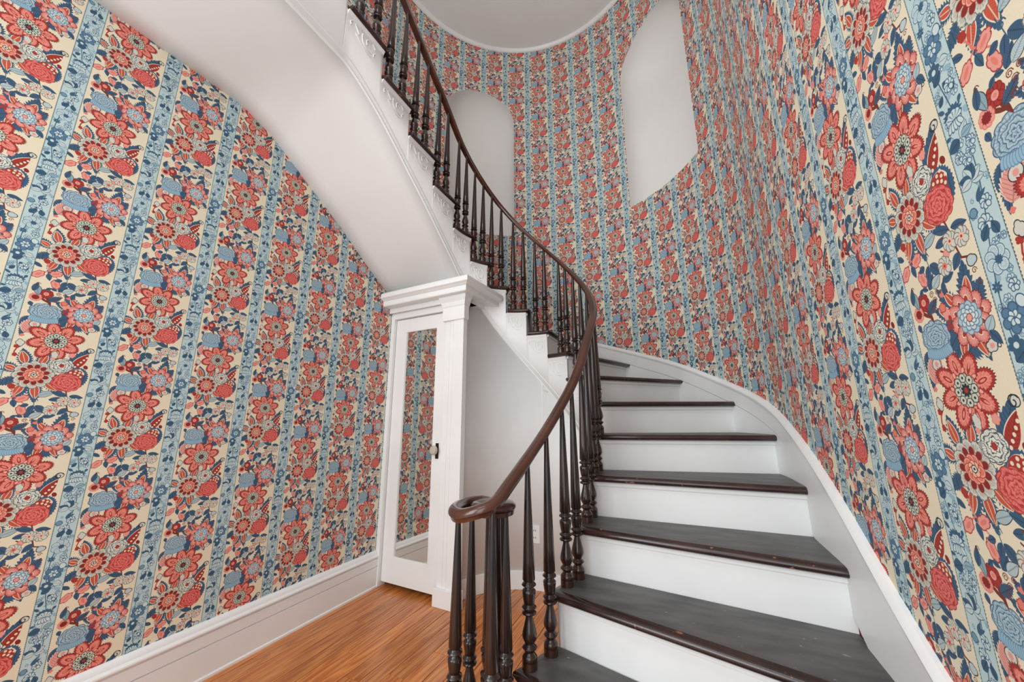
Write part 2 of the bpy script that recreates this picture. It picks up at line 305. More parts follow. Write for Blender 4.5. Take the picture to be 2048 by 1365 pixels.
    for x0,s in ((.004,-1),(sw-.004,1)):
        c=int(x0*W); img[:,c-1:c+2]=col((86,112,124))
        for k in range(1,5):
            xx=c+s*k; sl=img[:,xx%W]; sl[dots]=col((70,96,112)); img[:,xx%W]=sl
    # keep a clear cream margin look and a slight mottling
    img[:,int(.972*W):]=col(CREAM) if False else img[:,int(.972*W):]
    img*= (1+.02*rng.randn(HH,W,1)).astype(np.float32)
    return np.clip(img,0,255)/255.0
WP_P, WP_V = 1.3125, 1.3125*1.7425        # column width and vertical repeat, in units
_t = paint_wallpaper()
wp_img = bpy.data.images.new('wallpaper_print', _t.shape[1], _t.shape[0])
_a = np.ones((_t.shape[0], _t.shape[1], 4), np.float32); _a[..., :3] = _t
wp_img.pixels.foreach_set(_a.ravel()); wp_img.update()
try: wp_img.pack()
except Exception: pass
def wallpaper(name, base, drift, gain):
    """UV.x counts columns, UV.y counts heights in column widths; each column drops by half a repeat."""
    m = base_mat(name, rough=.7, spec=.25); n, l = nt(m); b = n['Principled BSDF']
    tc = n.new('ShaderNodeTexCoord'); sp = n.new('ShaderNodeSeparateXYZ'); l.new(tc.outputs['UV'], sp.inputs[0])
    def mth(op, a, bb):
        k = n.new('ShaderNodeMath'); k.operation = op
        for i, v in enumerate((a, bb)):
            if v is None: continue
            if isinstance(v, (int, float)): k.inputs[i].default_value = v
            else: l.new(v, k.inputs[i])
        return k.outputs[0]
    fl = mth('FLOOR', sp.outputs[0], None)
    off = mth('ADD', mth('MULTIPLY', fl, .87125+drift), base)
    v = mth('DIVIDE', mth('SUBTRACT', sp.outputs[1], off), 1.7425)
    cb = n.new('ShaderNodeCombineXYZ'); l.new(sp.outputs[0], cb.inputs[0]); l.new(v, cb.inputs[1])
    im = n.new('ShaderNodeTexImage'); im.image = wp_img; im.extension = 'REPEAT'; l.new(cb.outputs[0], im.inputs[0])
    mx = n.new('ShaderNodeMix'); mx.data_type = 'RGBA'; mx.blend_type = 'MULTIPLY'; mx.inputs['Factor'].default_value = 1
    mx.inputs['B'].default_value = (gain[0], gain[1], gain[2], 1)
    l.new(im.outputs[0], mx.inputs['A']); l.new(mx.outputs['Result'], b.inputs['Base Color'])
    return m
GAIN = (.95, .97, .97)
WP_LEFT = wallpaper('floral_stripe_wallpaper_left', 0.0, .014, GAIN)
WP_WALL = wallpaper('floral_stripe_wallpaper', 1.19, -.037, GAIN)

# ------------------------------------------------------------------ mesh helpers
def link(name, me, mat, parent=None, kind=None):
    o = bpy.data.objects.new(name, me); C.objects.link(o)
    for m in (mat if isinstance(mat, (list, tuple)) else [mat]): me.materials.append(m)
    if parent is not None:
        o.parent = parent; o.matrix_parent_inverse = Matrix.Translation(-parent.location) if parent.type == 'EMPTY' else Matrix()
    if kind: o['kind'] = kind
    return o
def finish(name, bm, mat, parent=None, kind=None, smooth=False, ang=40):
    bmesh.ops.scale(bm, vec=(S, S, S), verts=bm.verts)
    me = bpy.data.meshes.new(name); bm.to_mesh(me); bm.free()
    if smooth:
        for p in me.polygons: p.use_smooth = True
        try: me.set_sharp_from_angle(angle=math.radians(ang))
        except Exception: pass
    return link(name, me, mat, parent, kind)
def empty(name, loc):
    o = bpy.data.objects.new(name, None); C.objects.link(o); o.location = Vector(loc)*S; o.empty_display_size = .1
    bpy.context.view_layer.update()
    return o
def tag(o, label, cat):
    o['label'] = label; o['category'] = cat; return o
def bm_grid(rows, close=False, flip=False, bm=None):
    """rows: list of lists of points; quads between neighbours"""
    bm = bm or bmesh.new(); V = [[bm.verts.new(p) for p in r] for r in rows]
    for a, b in zip(V[:-1], V[1:]):
        n = len(a)
        for i in range(n if close else n-1):
            j = (i+1) % n; q = [a[i], a[j], b[j], b[i]]
            if flip: q.reverse()
            try: bm.faces.new(q)
            except ValueError: pass
    return bm, V
def prism(bm, pts, z0, z1, bevel=0.0, seg=2, only_outer=None):
    a = [bm.verts.new((p[0], p[1], z0)) for p in pts]; b = [bm.verts.new((p[0], p[1], z1)) for p in pts]
    n = len(pts); fs = [bm.faces.new(b), bm.faces.new(a[::-1])]
    for i in range(n): fs.append(bm.faces.new((a[i], a[(i+1) % n], b[(i+1) % n], b[i])))
    if bevel:
        es = [e for f in fs[:2] for e in f.edges]
        bmesh.ops.bevel(bm, geom=es, offset=bevel, segments=seg, affect='EDGES', profile=.5)
    return bm
def box(bm, x0, x1, y0, y1, z0, z1, fr=None, bevel=0.0):
    P = [(x0, y0, z0), (x1, y0, z0), (x1, y1, z0), (x0, y1, z0), (x0, y0, z1), (x1, y0, z1), (x1, y1, z1), (x0, y1, z1)]
    v = [bm.verts.new(fr(*p) if fr else p) for p in P]
    fs = [bm.faces.new([v[i] for i in q]) for q in ((3, 2, 1, 0), (4, 5, 6, 7), (0, 1, 5, 4), (1, 2, 6, 5), (2, 3, 7, 6), (3, 0, 4, 7))]
    if bevel: bmesh.ops.bevel(bm, geom=list({e for f in fs for e in f.edges}), offset=bevel, segments=2, affect='EDGES', profile=.5)
    return bm
def sweep(path, prof, closed_prof=True, cap=True, up=(0, 0, 1), bm=None, scale=None):
    """prof: (lateral, up) pairs carried along path; lateral is to the right of travel, horizontal"""
    bm = bm or bmesh.new(); P = [Vector(p) for p in path]; n = len(P); rows = []
    for i, p in enumerate(P):
        def hd(a, b):
            d = (b-a); d.z = 0; return d.normalized() if d.length > 1e-9 else Vector((0, 1, 0))
        if i == 0: d0 = d1 = hd(P[0], P[1])
        elif i == n-1: d0 = d1 = hd(P[-2], P[-1])
        else: d0, d1 = hd(P[i-1], p), hd(p, P[i+1])
        d = (d0+d1).normalized() if (d0+d1).length > 1e-6 else d1
        k = 1/max(.5, d.dot(d1)); r = Vector((d.y, -d.x, 0))*k
        q = 1 if scale is None else scale[i]
        rows.append([p+r*(a*q)+Vector((0, 0, b*q)) for a, b in prof])
    bm, V = bm_grid(rows, close=closed_prof, bm=bm, flip=True)
    if cap and closed_prof:
        try: bm.faces.new(V[0]); bm.faces.new(V[-1][::-1])
        except ValueError: pass
    bmesh.ops.recalc_face_normals(bm, faces=bm.faces)
    return bm
def lathe(bm, prof, cx=0, cy=0, n=14):
    rows = [[(cx+r*math.cos(2*PI*k/n), cy+r*math.sin(2*PI*k/n), z) for k in range(n)] for z, r in prof]
    bm, V = bm_grid(rows, close=True, bm=bm)
    bm.faces.new(V[0][::-1]); bm.faces.new(V[-1]); return bm
def tube(bm, pts, r, n=6):
    P = [Vector(p) for p in pts]; rows = []
    for i, p in enumerate(P):
        d = (P[min(i+1, len(P)-1)]-P[max(i-1, 0)]).normalized()
        a = d.orthogonal().normalized(); b = d.cross(a)
        rows.append([p+a*r*math.cos(2*PI*k/n)+b*r*math.sin(2*PI*k/n) for k in range(n)])
    # keep the rings aligned
    for i in range(1, len(rows)):
        best = min(range(n), key=lambda s: sum((rows[i][(k+s) % n]-rows[i-1][k]).length for k in range(n)))
        rows[i] = rows[i][best:]+rows[i][:best]
    bm, V = bm_grid(rows, close=True, bm=bm)
    bm.faces.new(V[0][::-1]); bm.faces.new(V[-1]); return bm
def smooth_path(pts, n=8):
    """Catmull-Rom through pts"""
    P = [Vector(p) for p in pts]; P = [P[0]*2-P[1]]+P+[P[-1]*2-P[-2]]; out = []
    for i in range(1, len(P)-2):
        for k in range(n):
            t = k/n; a, b, c, d = P[i-1], P[i], P[i+1], P[i+2]
            out.append(.5*((2*b)+(c-a)*t+(2*a-5*b+4*c-d)*t*t+(3*b-a-3*c+d)*t*t*t))
    out.append(P[-2]); return out

# ------------------------------------------------------------------ plan of the room
XL = -10.364                              # lower left wall
OC, OR = (-4.6, 10.6), 6.72               # curved outer wall
XR = OC[0]+OR
ZC = 27.85                                # ceiling
YB = -3.0                                 # how far the hall runs on behind the camera
def wall_pt(s, R=OR):
    """s: arc length from the tangent point on the right wall; negative towards the viewer, beyond pi*R along the upper left wall"""
    if s < 0: return (OC[0]+R, OC[1]+s)
    if s > PI*OR: return (OC[0]-R, OC[1]-(s-PI*OR))
    a = s/OR; return (OC[0]+R*math.cos(a), OC[1]+R*math.sin(a))
def wall_u(s): return (8.80-s)/WP_P+.1105
def uv_from(me, fn):
    uv = me.uv_layers.new(name='UVMap')
    for lp in me.loops: uv.data[lp.index].uv = fn(me.vertices[lp.vertex_index].co/S)

# floor: boards laid one by one over a dark sub-floor
fl = empty('floor', (-5, 4, 0)); fl['kind'] = 'structure'
bm = bmesh.new(); box(bm, -11.5, 2.3, YB, 18, -.5, -.06); finish('subfloor', bm, DARK, fl)
pw = .425; rng = random.Random(3); x = XL-.1; meshes = {}
while x < -1.6:
    y = YB+rng.uniform(-3, 0)
    while y < 13.6:
        L = rng.choice((4.5, 6.0, 7.5, 9.0)); y1 = min(y+L, 13.8)
        if y1 > YB and y1-max(y, YB) > .3:
            y0 = max(y, YB); key = round(y1-y0, 2)
            if key not in meshes:
                bm = bmesh.new(); box(bm, -pw/2+.006, pw/2-.006, -key/2+.006, key/2-.006, -.06, 0, bevel=.008)
                bmesh.ops.scale(bm, vec=(S, S, S), verts=bm.verts); me = bpy.data.meshes.new('plank'); bm.to_mesh(me); bm.free(); me.materials.append(OAK); meshes[key] = me
            o = bpy.data.objects.new('plank', meshes[key]); C.objects.link(o)
            o.location = Vector((x+pw/2, (y0+y1)/2, rng.uniform(-.004, 0)))*S; o.parent = fl; o.matrix_parent_inverse = Matrix.Translation(-fl.location)
        y += L
    x += pw

# lower left wall, its top follows the soffit
SOF_W = [(-7, 14.2), (3.05, 14.2), (4.0, 14.22), (4.5, 14.21), (4.85, 14.15), (5.2, 14.02), (5.61, 13.86), (6.94, 13.04), (8.27, 12.22), (9.54, 11.30), (10.6, 10.65), (11.2, 10.22), (13.5, 8.6)]
def zw(y): return float(np.interp(y, [a for a, b in SOF_W], [b for a, b in SOF_W]))
ys = list(np.arange(YB, 11.05, .15))+[11.05]
bm, _ = bm_grid([[(XL, y, 0) for y in ys], [(XL, y, zw(y)) for y in ys]], flip=False)
bmesh.ops.recalc_face_normals(bm, faces=bm.faces)
wl = finish('wall_left', bm, WP_LEFT, None, 'structure')
uv_from(wl.data, lambda c: ((c.y-3.028)/WP_P, (c.z-5.913)/WP_P))
wl.modifiers.new('thickness', 'SOLIDIFY').thickness = .12*S
wl.modifiers['thickness'].offset = 1 if wl.data.polygons[0].normal.x < 0 else -1

# right wall, curved back wall with two niches, upper left wall
NICH = [(5.235, 2.02, 15.42, 22.45, 2.1), (15.55, 2.0, 15.42, 22.45, 2.05)]      # centre, half width, sill, spring, rise
def strip_wall(name, s0, s1, z0, z1, niches=()):
    ss = set(np.linspace(s0, s1, max(2, int((s1-s0)/.28)))); 
    for c, hw, zb, zs, rise in niches:
        ss = {q for q in ss if not (c-hw-.05 < q < c+hw+.05)} | {c-hw*math.cos(t) for t in np.linspace(0, PI, 41)}
    ss = sorted(ss); bm = bmesh.new(); cache = {}
    def vt(s, z):
        k = (round(s, 5), round(z, 5))
        if k not in cache: cache[k] = bm.verts.new((*wall_pt(s), z))
        return cache[k]
    uvs = {}
    def quad(a, b, za0, za1, zb0, zb1):
        vs = [vt(a, za0), vt(b, zb0), vt(b, zb1), vt(a, za1)]
        vs2 = []
        for v in vs:
            if v not in vs2: vs2.append(v)
        if len(vs2) > 2: bm.faces.new(vs2)
    for a, b in zip(ss[:-1], ss[1:]):
        nn = [n for n in niches if n[0]-n[1]-1e-6 <= a and b <= n[0]+n[1]+1e-6]
        if nn:
            c, hw, zb, zs, rise = nn[0]; f = lambda q: zs+rise*math.sqrt(max(0, 1-((q-c)/hw)**2))
            quad(a, b, z0, zb, z0, zb); quad(a, b, f(a), z1, f(b), z1)
        else: quad(a, b, z0, z1, z0, z1)
    o = finish(name, bm, WP_WALL, None, 'structure')
    def sof(c):
        x, y = c.x, c.y
        if y < OC[1]-1e-4: return (y-OC[1]) if x > OC[0] else PI*OR+(OC[1]-y)
        return math.atan2(y-OC[1], x-OC[0])*OR
    uv_from(o.data, lambda c: (wall_u(sof(c)), (c.z-5.913)/WP_P))
    return o
wr = strip_wall('wall_right', YB-OC[1], 0, 0, ZC)
wb = strip_wall('wall_back', 0, PI*OR, 0, ZC, NICH)
wu = strip_wall('wall_upperleft', PI*OR, PI*OR+OC[1]-YB, 11, ZC)
for k, (c, hw, zb, zs, rise) in enumerate(NICH):                     # concave plastered niches with half domes
    rows = []; depth = 1.5; n = 28
    levels = [(z, 1.0) for z in np.linspace(zb, zs, 8)]+[(zs+rise*math.sin(t), math.cos(t)) for t in np.linspace(.08, PI/2, 14)]
    for z, q in levels:
        row = []
        for i in range(n+1):
            t = PI*i/n; s = c-hw*q*math.cos(t); d = depth*q*math.sin(t)**.8
            row.append((*wall_pt(s, OR+d), z))
        rows.append(row)
    bm, V = bm_grid(rows)
    edge = [bm.verts.new((*wall_pt(c-hw*math.cos(PI*i/n), OR), zb)) for i in range(n+1)]
    for i in range(n):
        try: bm.faces.new((edge[i], edge[i+1], V[0][i+1], V[0][i]))
        except ValueError: pass
    bmesh.ops.recalc_face_normals(bm, faces=bm.faces)
    finish('niche', bm, PLASTER, wb, None, smooth=True, ang=50)

# ceiling and its plaster cornice
bm = bmesh.new(); box(bm, -11.8, 2.6, YB, 18.2, ZC, ZC+.3); finish('ceiling', bm, CEIL, None, 'structure')
path = [(*wall_pt(s, OR-.002), ZC) for s in np.linspace(-4, PI*OR+4, 90)]
bm = sweep(path, [(0, 0), (-.15, 0), (-.15, -.05), (-.12, -.08), (-.09, -.13), (-.04, -.16), (0, -.17)], closed_prof=True)
finish('trim_1', bm, WHITE, None, 'structure', smooth=True)

# baseboard of the left wall
prof = [(0, 0), (.15, 0), (.15, .05), (.125, .08), (.125, .65), (.09, .655), (.09, .672), (.125, .677), (.125, .905), (.095, .912), (.095, .922), (.13, .935), (.15, .97), (.145, 1.0), (.10, 1.04), (.085, 1.09), (.06, 1.13), (.03, 1.155), (0, 1.16)]
bm = sweep([(XL, YB, 0), (XL, 2, 0), (XL, 10.98, 0)], prof)
finish('baseboard_left', bm, WHITE, None, 'structure', smooth=True, ang=25)

# ------------------------------------------------------------------ staircase geometry
IC, RE = (-4.75, 10.6), 2.35              # open well: centre and radius of the tread ends
LA = PI*RE
def flare(y): return 0.0 if y >= 8.9 else .58*((8.9-y)/2.14)**1.6
def inner(tau, R=RE):
    if tau < 0: y = IC[1]+tau; return (IC[0]+R-flare(y), y)
    if tau > LA: return (IC[0]-R, IC[1]-(tau-LA))
    a = tau/RE; return (IC[0]+R*math.cos(a), IC[1]+R*math.sin(a))
def outer(s, R=OR-.03): return wall_pt(s, R)
KT = [-4.01, -3.1, -2.11, -1.1, -.08, .861, 1.723, 2.543, 3.343, 4.143, 4.922, 5.681, 6.44, 7.463, 8.763, 10.103, 11.353, 12.683]   # fronts of treads 1..18 on the inside
rad = lambda d: math.radians(d)*OR
KO = [5.3-10.6, 6.25-10.6, 7.92-10.6, 9.53-10.6, rad(6.9), rad(25.3), rad(46.4), rad(67.5), rad(88), rad(108), rad(126), rad(144), rad(162), rad(180)+.1, rad(180)+1.4, rad(180)+2.7, rad(180)+4.0, rad(180)+5.3]
ZT = [sz(k) for k in range(1, 19)]
def zn(tau): return float(np.interp(tau, KT, ZT)) if tau < KT[-1] else ZT[-1]
TT = .165                                 # tread thickness
RF = RE+.13                               # face of the inner string
def zlow(tau):                            # lower edge of the inner string
    z = zn(tau)-2.44 if tau < LA else zn(tau)-2.44+.10*min(1, (tau-LA)/2)
    d = z-15.0; q = .45                    # eased into the level part
    return 15.0-q*math.log(1+math.exp(-d/q)) if d > -6 else z
stair = empty('staircase', (-1, 8, 0))
tag(stair, 'curved white staircase with worn dark treads climbing round the papered wall', 'staircase')
def lerp2(a, b, t): return (a[0]+(b[0]-a[0])*t, a[1]+(b[1]-a[1])*t)
def off_front(k, d, r_in=RE, r_out=OR-.03):
    """front line of tread k moved back by d along the going; returns inner and outer end"""
    return inner(KT[k]+d, r_in), outer(KO[k]+d*(1.25 if k > 3 else 1.0), r_out)
NT = 17
for k in range(NT):
    z = ZT[k]; a_in, a_out = off_front(k, .10); t1 = KT[k+1]+.10; o1 = KO[k+1]+.12
    ins = [inner(t, RE+.10) for t in np.linspace(KT[k]+.10, t1, 9)]
    outs = [outer(s) for s in np.linspace(KO[k]+.10, o1, 9)]
    bm = bmesh.new(); prism(bm, ins+outs[::-1], z-TT, z)
    bmesh.ops.recalc_face_normals(bm, faces=bm.faces)
    t = finish('tread', bm, TREAD, stair)
    # half round nosing along the front and the open end
    f_in, f_out = inner(KT[k]+.10, RE+.10), outer(KO[k]+.10)
    path = [(*f_out, z-TT)]+[(*lerp2(f_out, f_in, q), z-TT) for q in (.25, .5, .75)]+[(*lerp2(f_out, f_in, .985), z-TT)]
    path += [(*inner(tt, RE+.10), z-TT) for tt in np.linspace(KT[k]+.13, KT[k+1]+.06, 9)]
    nose = [(0, 0)]+[(-.012+.172*math.sin(q)**.7, TT/2-TT/2*math.cos(q)) for q in np.linspace(.15, PI-.15, 7)]+[(0, TT+.001)]
    nose = [(-p[0], p[1]) for p in nose]
    bm = sweep(path, nose); finish('nosing', bm, NOSE, t, None, smooth=True, ang=60)
    # riser under this nosing
    zb = ZT[k-1] if k > 0 else .495
    r_in, r_out = off_front(k, .13, RF, OR-.02)
    dx, dy = r_out[0]-r_in[0], r_out[1]-r_in[1]; L = math.hypot(dx, dy); nx, ny = -dy/L, dx/L
    if nx*(inner(KT[k]+1)[0]-r_in[0])+ny*(inner(KT[k]+1)[1]-r_in[1]) < 0: nx, ny = -nx, -ny
    bm = bmesh.new(); prism(bm, [r_in, r_out, (r_out[0]+nx*.12, r_out[1]+ny*.12), (r_in[0]+nx*.12, r_in[1]+ny*.12)], zb-.02, z-TT)
    bmesh.ops.recalc_face_normals(bm, faces=bm.faces); ro = finish('riser', bm, WHITE, stair)
    bm = sweep([(*r_in, z-TT), (*r_out, z-TT)], [(0, 0), (.05, 0), (.05, -.03), (.035, -.055), (.035, -.09), (0, -.105)]) if False else bmesh.new()
    e = .045; prism(bm, [(r_in[0]-nx*e, r_in[1]-ny*e), (r_out[0]-nx*e, r_out[1]-ny*e), r_out, r_in], z-TT-.085, z-TT)
    bmesh.ops.recalc_face_normals(bm, faces=bm.faces); finish('scotia', bm, WHITE, ro)
# curtail step at the foot
NW = (-3.36, 6.45)
pts = [(NW[0]+1.02*math.cos(a), NW[1]+1.02*math.sin(a)) for a in np.linspace(math.radians(75), math.radians(262), 16)]
pts += [outer(4.3-10.6), outer(KO[0]+.2), inner(KT[0]+.2, RE+.1)]
bm = bmesh.new(); prism(bm, pts, .495-TT, .495, bevel=.05); bmesh.ops.recalc_face_normals(bm, faces=bm.faces); cs = finish('curtail_step', bm, TREAD, stair)
pts2 = [(NW[0]+.92*math.cos(a), NW[1]+.92*math.sin(a)) for a in np.linspace(math.radians(75), math.radians(262), 16)]+[outer(4.42-10.6), outer(KO[0]+.2), inner(KT[0]+.2, RE+.1)]
bm = bmesh.new(); prism(bm, pts2, 0, .495-TT); bmesh.ops.recalc_face_normals(bm, faces=bm.faces); finish('curtail_riser', bm, WHITE, cs)

# inner string: face under the tread ends, with a beaded lower band
def string_top(tau):
    k = max(i for i in range(18) if KT[i]+.13 <= tau+1e-6) if tau >= KT[0]+.13 else 0
    return ZT[k]-TT
taus = sorted(set(list(np.arange(KT[0]+.13, 17.5, .12))+[KT[k]+.13 for k in range(18)]))
bm = bmesh.new()
def strp(t0, t1, za0, za1, zb, R=RF):
    a, b = inner(t0, R), inner(t1, R)
    bm.faces.new([bm.verts.new(p) for p in ((*a, za0), (*b, za1), (*b, zb), (*a, zb))])
for t0, t1 in zip(taus[:-1], taus[1:]):
    tm = (t0+t1)/2; strp(t0, t1, max(zlow(t0), .0), max(zlow(t1), 0), string_top(tm))
bmesh.ops.remove_doubles(bm, verts=bm.verts, dist=1e-4); bmesh.ops.recalc_face_normals(bm, faces=bm.faces)
st = finish('inner_string', bm, WHITE, stair, None, smooth=True, ang=30)
m = st.modifiers.new('thickness', 'SOLIDIFY'); m.thickness = .10*S; m.offset = 0
tb = [t for t in np.arange(KT[1], 17.4, .14)]
bp = [(*inner(t, RF-.02), max(zlow(t)-.02, .02)) for t in tb]
bm = sweep(bp, [(.02, 0), (-.045, 0), (-.045, .035), (-.022, .05), (-.022, .215), (-.04, .225), (-.04, .26), (.02, .275)])
finish('string_band', bm, WHITE, st, None, smooth=True, ang=30)
# scrolled bracket and small moulding under every tread end
STROKES = [[(.10, -.38), (.08, -.29), (.12, -.22)], [(.17, -.21), (.21, -.24), (.31, -.42)], [(.21, -.19), (.36, -.18)],
           [(.40, -.24), (.40, -.42), (.45, -.56), (.55, -.62), (.66, -.60)], [(.53, -.46), (.515, -.33), (.55, -.25), (.62, -.24)],
           [(.68, -.19), (.76, -.30)], [(.76, -.46), (.72, -.55), (.73, -.61)], [(.22, -.50), (.34, -.63), (.52, -.73), (.66, -.72)], [(.55, -.25), (.60, -.20)]]
for k in range(1, NT):
    t0, t1 = KT[k]+.13, KT[k+1]+.10; z = ZT[k]-TT; L = t1-t0
    # t=0 at the back (upstream) end so the scroll reads left to right from the well
    f = lambda q, dz, o=0.0: (*inner(t1-L*q, RF-.05-o), z+dz)
    bm = bmesh.new()
    for s_ in STROKES: tube(bm, [f(q, dz*.92) for q, dz in smooth_path([(a, b, 0) for a, b in s_], 4) for q, dz in [(q, dz)]] if False else [f(v.x, v.y*.92) for v in smooth_path([(a, b, 0) for a, b in s_], 4)], .018, 6)
    finish('scroll_bracket', bm, WHITE, st, None, smooth=True)
    pth = [(*inner(t, RF-.045), z) for t in np.linspace(t1, t0, 8)]
    bm = sweep(pth, [(0, 0), (.06, 0), (.055, -.03), (.035, -.05), (.02, -.10), (0, -.12)]); finish('tread_moulding', bm, WHITE, st, None, smooth=True, ang=30)

# soffit: plaster drawn from the left wall to the foot of the string
rows = []
ts = list(np.arange(-6, 10.6, .2))+[10.6]
for y in ts:
    t = LA+(IC[1]-y); a = Vector((XL-.0, y, zw(y))); b = Vector((*inner(t, RF), zlow(t)))
    rows.append([a.lerp(b, q) for q in np.linspace(0, 1, 7)])
for q in np.linspace(0.05, 1, 16):
    t = LA-q*LA*.55; a = Vector((XL, 10.6+q*2.9, zw(10.6+q*2.9))); b = Vector((*inner(t, RF), zlow(t)))
    rows.append([a.lerp(b, u) for u in np.linspace(0, 1, 7)])
bm, _ = bm_grid(rows); bmesh.ops.recalc_face_normals(bm, faces=bm.faces)
so = finish('soffit', bm, PLASTER, stair, None, smooth=True, ang=60)
m = so.modifiers.new('thickness', 'SOLIDIFY'); m.thickness = .06*S; m.offset = 0

# white wall under the string, its plinth and an upright seam
bm = bmesh.new(); rows = [[], []]
for t in np.linspace(KT[1]+.3, LA-.30, 70): rows[0].append((*inner(t, RF), 0)); rows[1].append((*inner(t, RF), zlow(t)+.05))
bm, _ = bm_grid(rows); bmesh.ops.recalc_face_normals(bm, faces=bm.faces)
wc = finish('wall_understair', bm, WHITE, None, 'structure', smooth=True)
m = wc.modifiers.new('thickness', 'SOLIDIFY'); m.thickness = .08*S; m.offset = 0
pth = [(*inner(t, RF-.03), 0) for t in np.linspace(KT[2], LA-.30, 60)]
bm = sweep(pth, [(0, 0), (-.05, 0), (-.05, .555), (-.04, .565), (0, .575)]); finish('baseboard_understair', bm, WHITE, None, 'structure', smooth=True, ang=30)
for aa, z1 in ((90.5, 6.95),):
    t = math.radians(aa)*RE; bm = bmesh.new(); p0, p1 = inner(t-.02, RF-.055), inner(t+.02, RF-.055); q0, q1 = inner(t-.02, RF), inner(t+.02, RF)
    prism(bm, [p0, p1, q1, q0], .6, z1); bmesh.ops.recalc_face_normals(bm, faces=bm.faces)
    finish('seam_strip', bm, PLASTER, wc)

# stepped skirting on the curved wall
SK = [(-6.5, 2.45), (-4.9, 3.02), (-4.55, 3.25), (-4.23, 3.50), (-3.85, 3.75), (-3.38, 4.05), (-2.96, 4.30), (-2.46, 4.60), (-1.73, 4.99), (-.72, 5.38), (.73, 5.86)]
for p, z in [((1.70, 12.56), 6.40), ((1.258, 13.64), 6.76), ((.624, 14.63), 7.28), ((-.166, 15.49), 7.80), ((-1.1, 16.2), 8.25), ((-2.16, 16.73), 8.69), ((-3.5, 17.1), 9.22)]:
    SK.append((math.atan2(p[1]-OC[1], p[0]-OC[0])*OR, z))
SK += [(rad(100), 9.92), (rad(126), 11.2), (rad(150), 12.5), (rad(180), 14.2), (rad(180)+8, 19.8)]
def zsk(s): return float(np.interp(s, [a for a, b in SK], [b for a, b in SK]))
ss = np.arange(-6.5, PI*OR+6, .22)
sk = [(s, sum(zsk(s+d) for d in np.linspace(-1.1, 1.1, 9))/9) for s in ss]
def sk_rows(prof): return [[(*wall_pt(s, OR-d), z+dz) for d, dz in prof] for s, z in sk]
bm, _ = bm_grid(sk_rows([(.0, -1.9), (.06, -1.9), (.06, -.66), (.03, -.655), (.03, -.635), (.075, -.63), (.075, -.17), (.11, -.16), (.12, -.10), (.09, -.04), (.05, 0), (0, .01)]))
bmesh.ops.recalc_face_normals(bm, faces=bm.faces)
finish('baseboard_right', bm, WHITE, None, 'structure', smooth=True, ang=25)

# ------------------------------------------------------------------ closet door under the upper flight
es, en = (.99825, -.0591), (-.0591, -.99825)
def fr(s, n, z): return (XL+es[0]*s+en[0]*n, 11.12+es[1]*s+en[1]*n, z)
dr = empty('door_1', (-9, 11.1, 0)); dr['kind'] = 'structure'
def cbox(name, s0, s1, n0, n1, z0, z1, mat=WHITE, parent=dr, bevel=.012):
    bm = bmesh.new(); box(bm, s0, s1, n0, n1, z0, z1, fr=fr, bevel=bevel); bmesh.ops.recalc_face_normals(bm, faces=bm.faces)
    return finish(name, bm, mat, parent)
cbox('casing', .0, .17, -.2, .17, 0, 9.75)
leaf_ = cbox('door_leaf', .19, 2.70, -.14, -.02, .16, 9.56, bevel=.005)
cbox('stile', .19, .70, -.04, .03, .16, 9.56, parent=leaf_); cbox('stile', 2.26, 2.70, -.04, .03, .16, 9.56, parent=leaf_)
cbox('rail', .69, 2.27, -.04, .028, .16, 1.0, parent=leaf_); cbox('rail', .69, 2.27, -.04, .028, 9.02, 9.56, parent=leaf_)
cbox('bead', 2.235, 2.27, -.04, .045, .98, 9.04, parent=leaf_); cbox('bead', .69, .725, -.04, .045, .98, 9.04, parent=leaf_)
mi = cbox('mirror', .70, 2.26, -.05, -.012, .99, 9.03, MIRROR, leaf_, bevel=0)
es_ = cbox('escutcheon', 2.395, 2.53, .02, .05, 4.33, 4.85, BRONZE, leaf_)
bm = bmesh.new()
kn = [(0, .045), (.06, .045), (.075, .05), (.09, .12), (.13, .155), (.19, .155), (.235, .12), (.25, .05)]
rows = [[fr(2.455+r*math.cos(2*PI*k/14), .05+h, 4.62+r*math.sin(2*PI*k/14)) for k in range(14)] for h, r in kn]
bm, V = bm_grid(rows, close=True); bm.faces.new(V[-1]); bmesh.ops.recalc_face_normals(bm, faces=bm.faces)
finish('door_knob', bm, GLASSK, leaf_, None, smooth=True)
pil = cbox('pilaster', 2.78, 3.62, .04, .20, 0, 9.2)
cbox('pilaster_strip', 2.78, 3.0, .19, .225, .5, 9.15, parent=pil); cbox('pilaster_strip', 3.02, 3.165, .19, .245, .5, 9.15, parent=pil); cbox('pilaster_strip', 3.185, 3.62, .19, .27, .5, 9.15, parent=pil)
cbox('plinth', 2.72, 3.68, .04, .33, 0, .52, parent=pil)
cap_ = cbox('capital', 2.72, 3.68, .04, .33, 9.12, 9.62, parent=pil)
bm = bmesh.new()                                                      # flared moulding of the capital
rows = [[fr(2.72-e, .33+e, z), fr(3.68+e, .33+e, z), fr(3.68+e, .02, z), fr(2.72-e, .02, z)] for z, e in ((9.62, .0), (9.66, .02), (9.80, .05), (9.90, .10), (10.0, .115), (10.02, .115))]
bm, V = bm_grid(rows, close=True); bm.faces.new(V[0]); bm.faces.new(V[-1]); bmesh.ops.recalc_face_normals(bm, faces=bm.faces); finish('capital_moulding', bm, WHITE, cap_)
cbox('head_casing', 0, 2.78, -.2, .16, 9.58, 9.86)
cbox('frieze', 0, 3.60, -.6, .30, 9.84, 10.08); cbox('frieze_band', 0, 2.68, .28, .315, 9.80, 9.87)
bm = bmesh.new()                                                      # crown: stacked bands, mitred round the right end
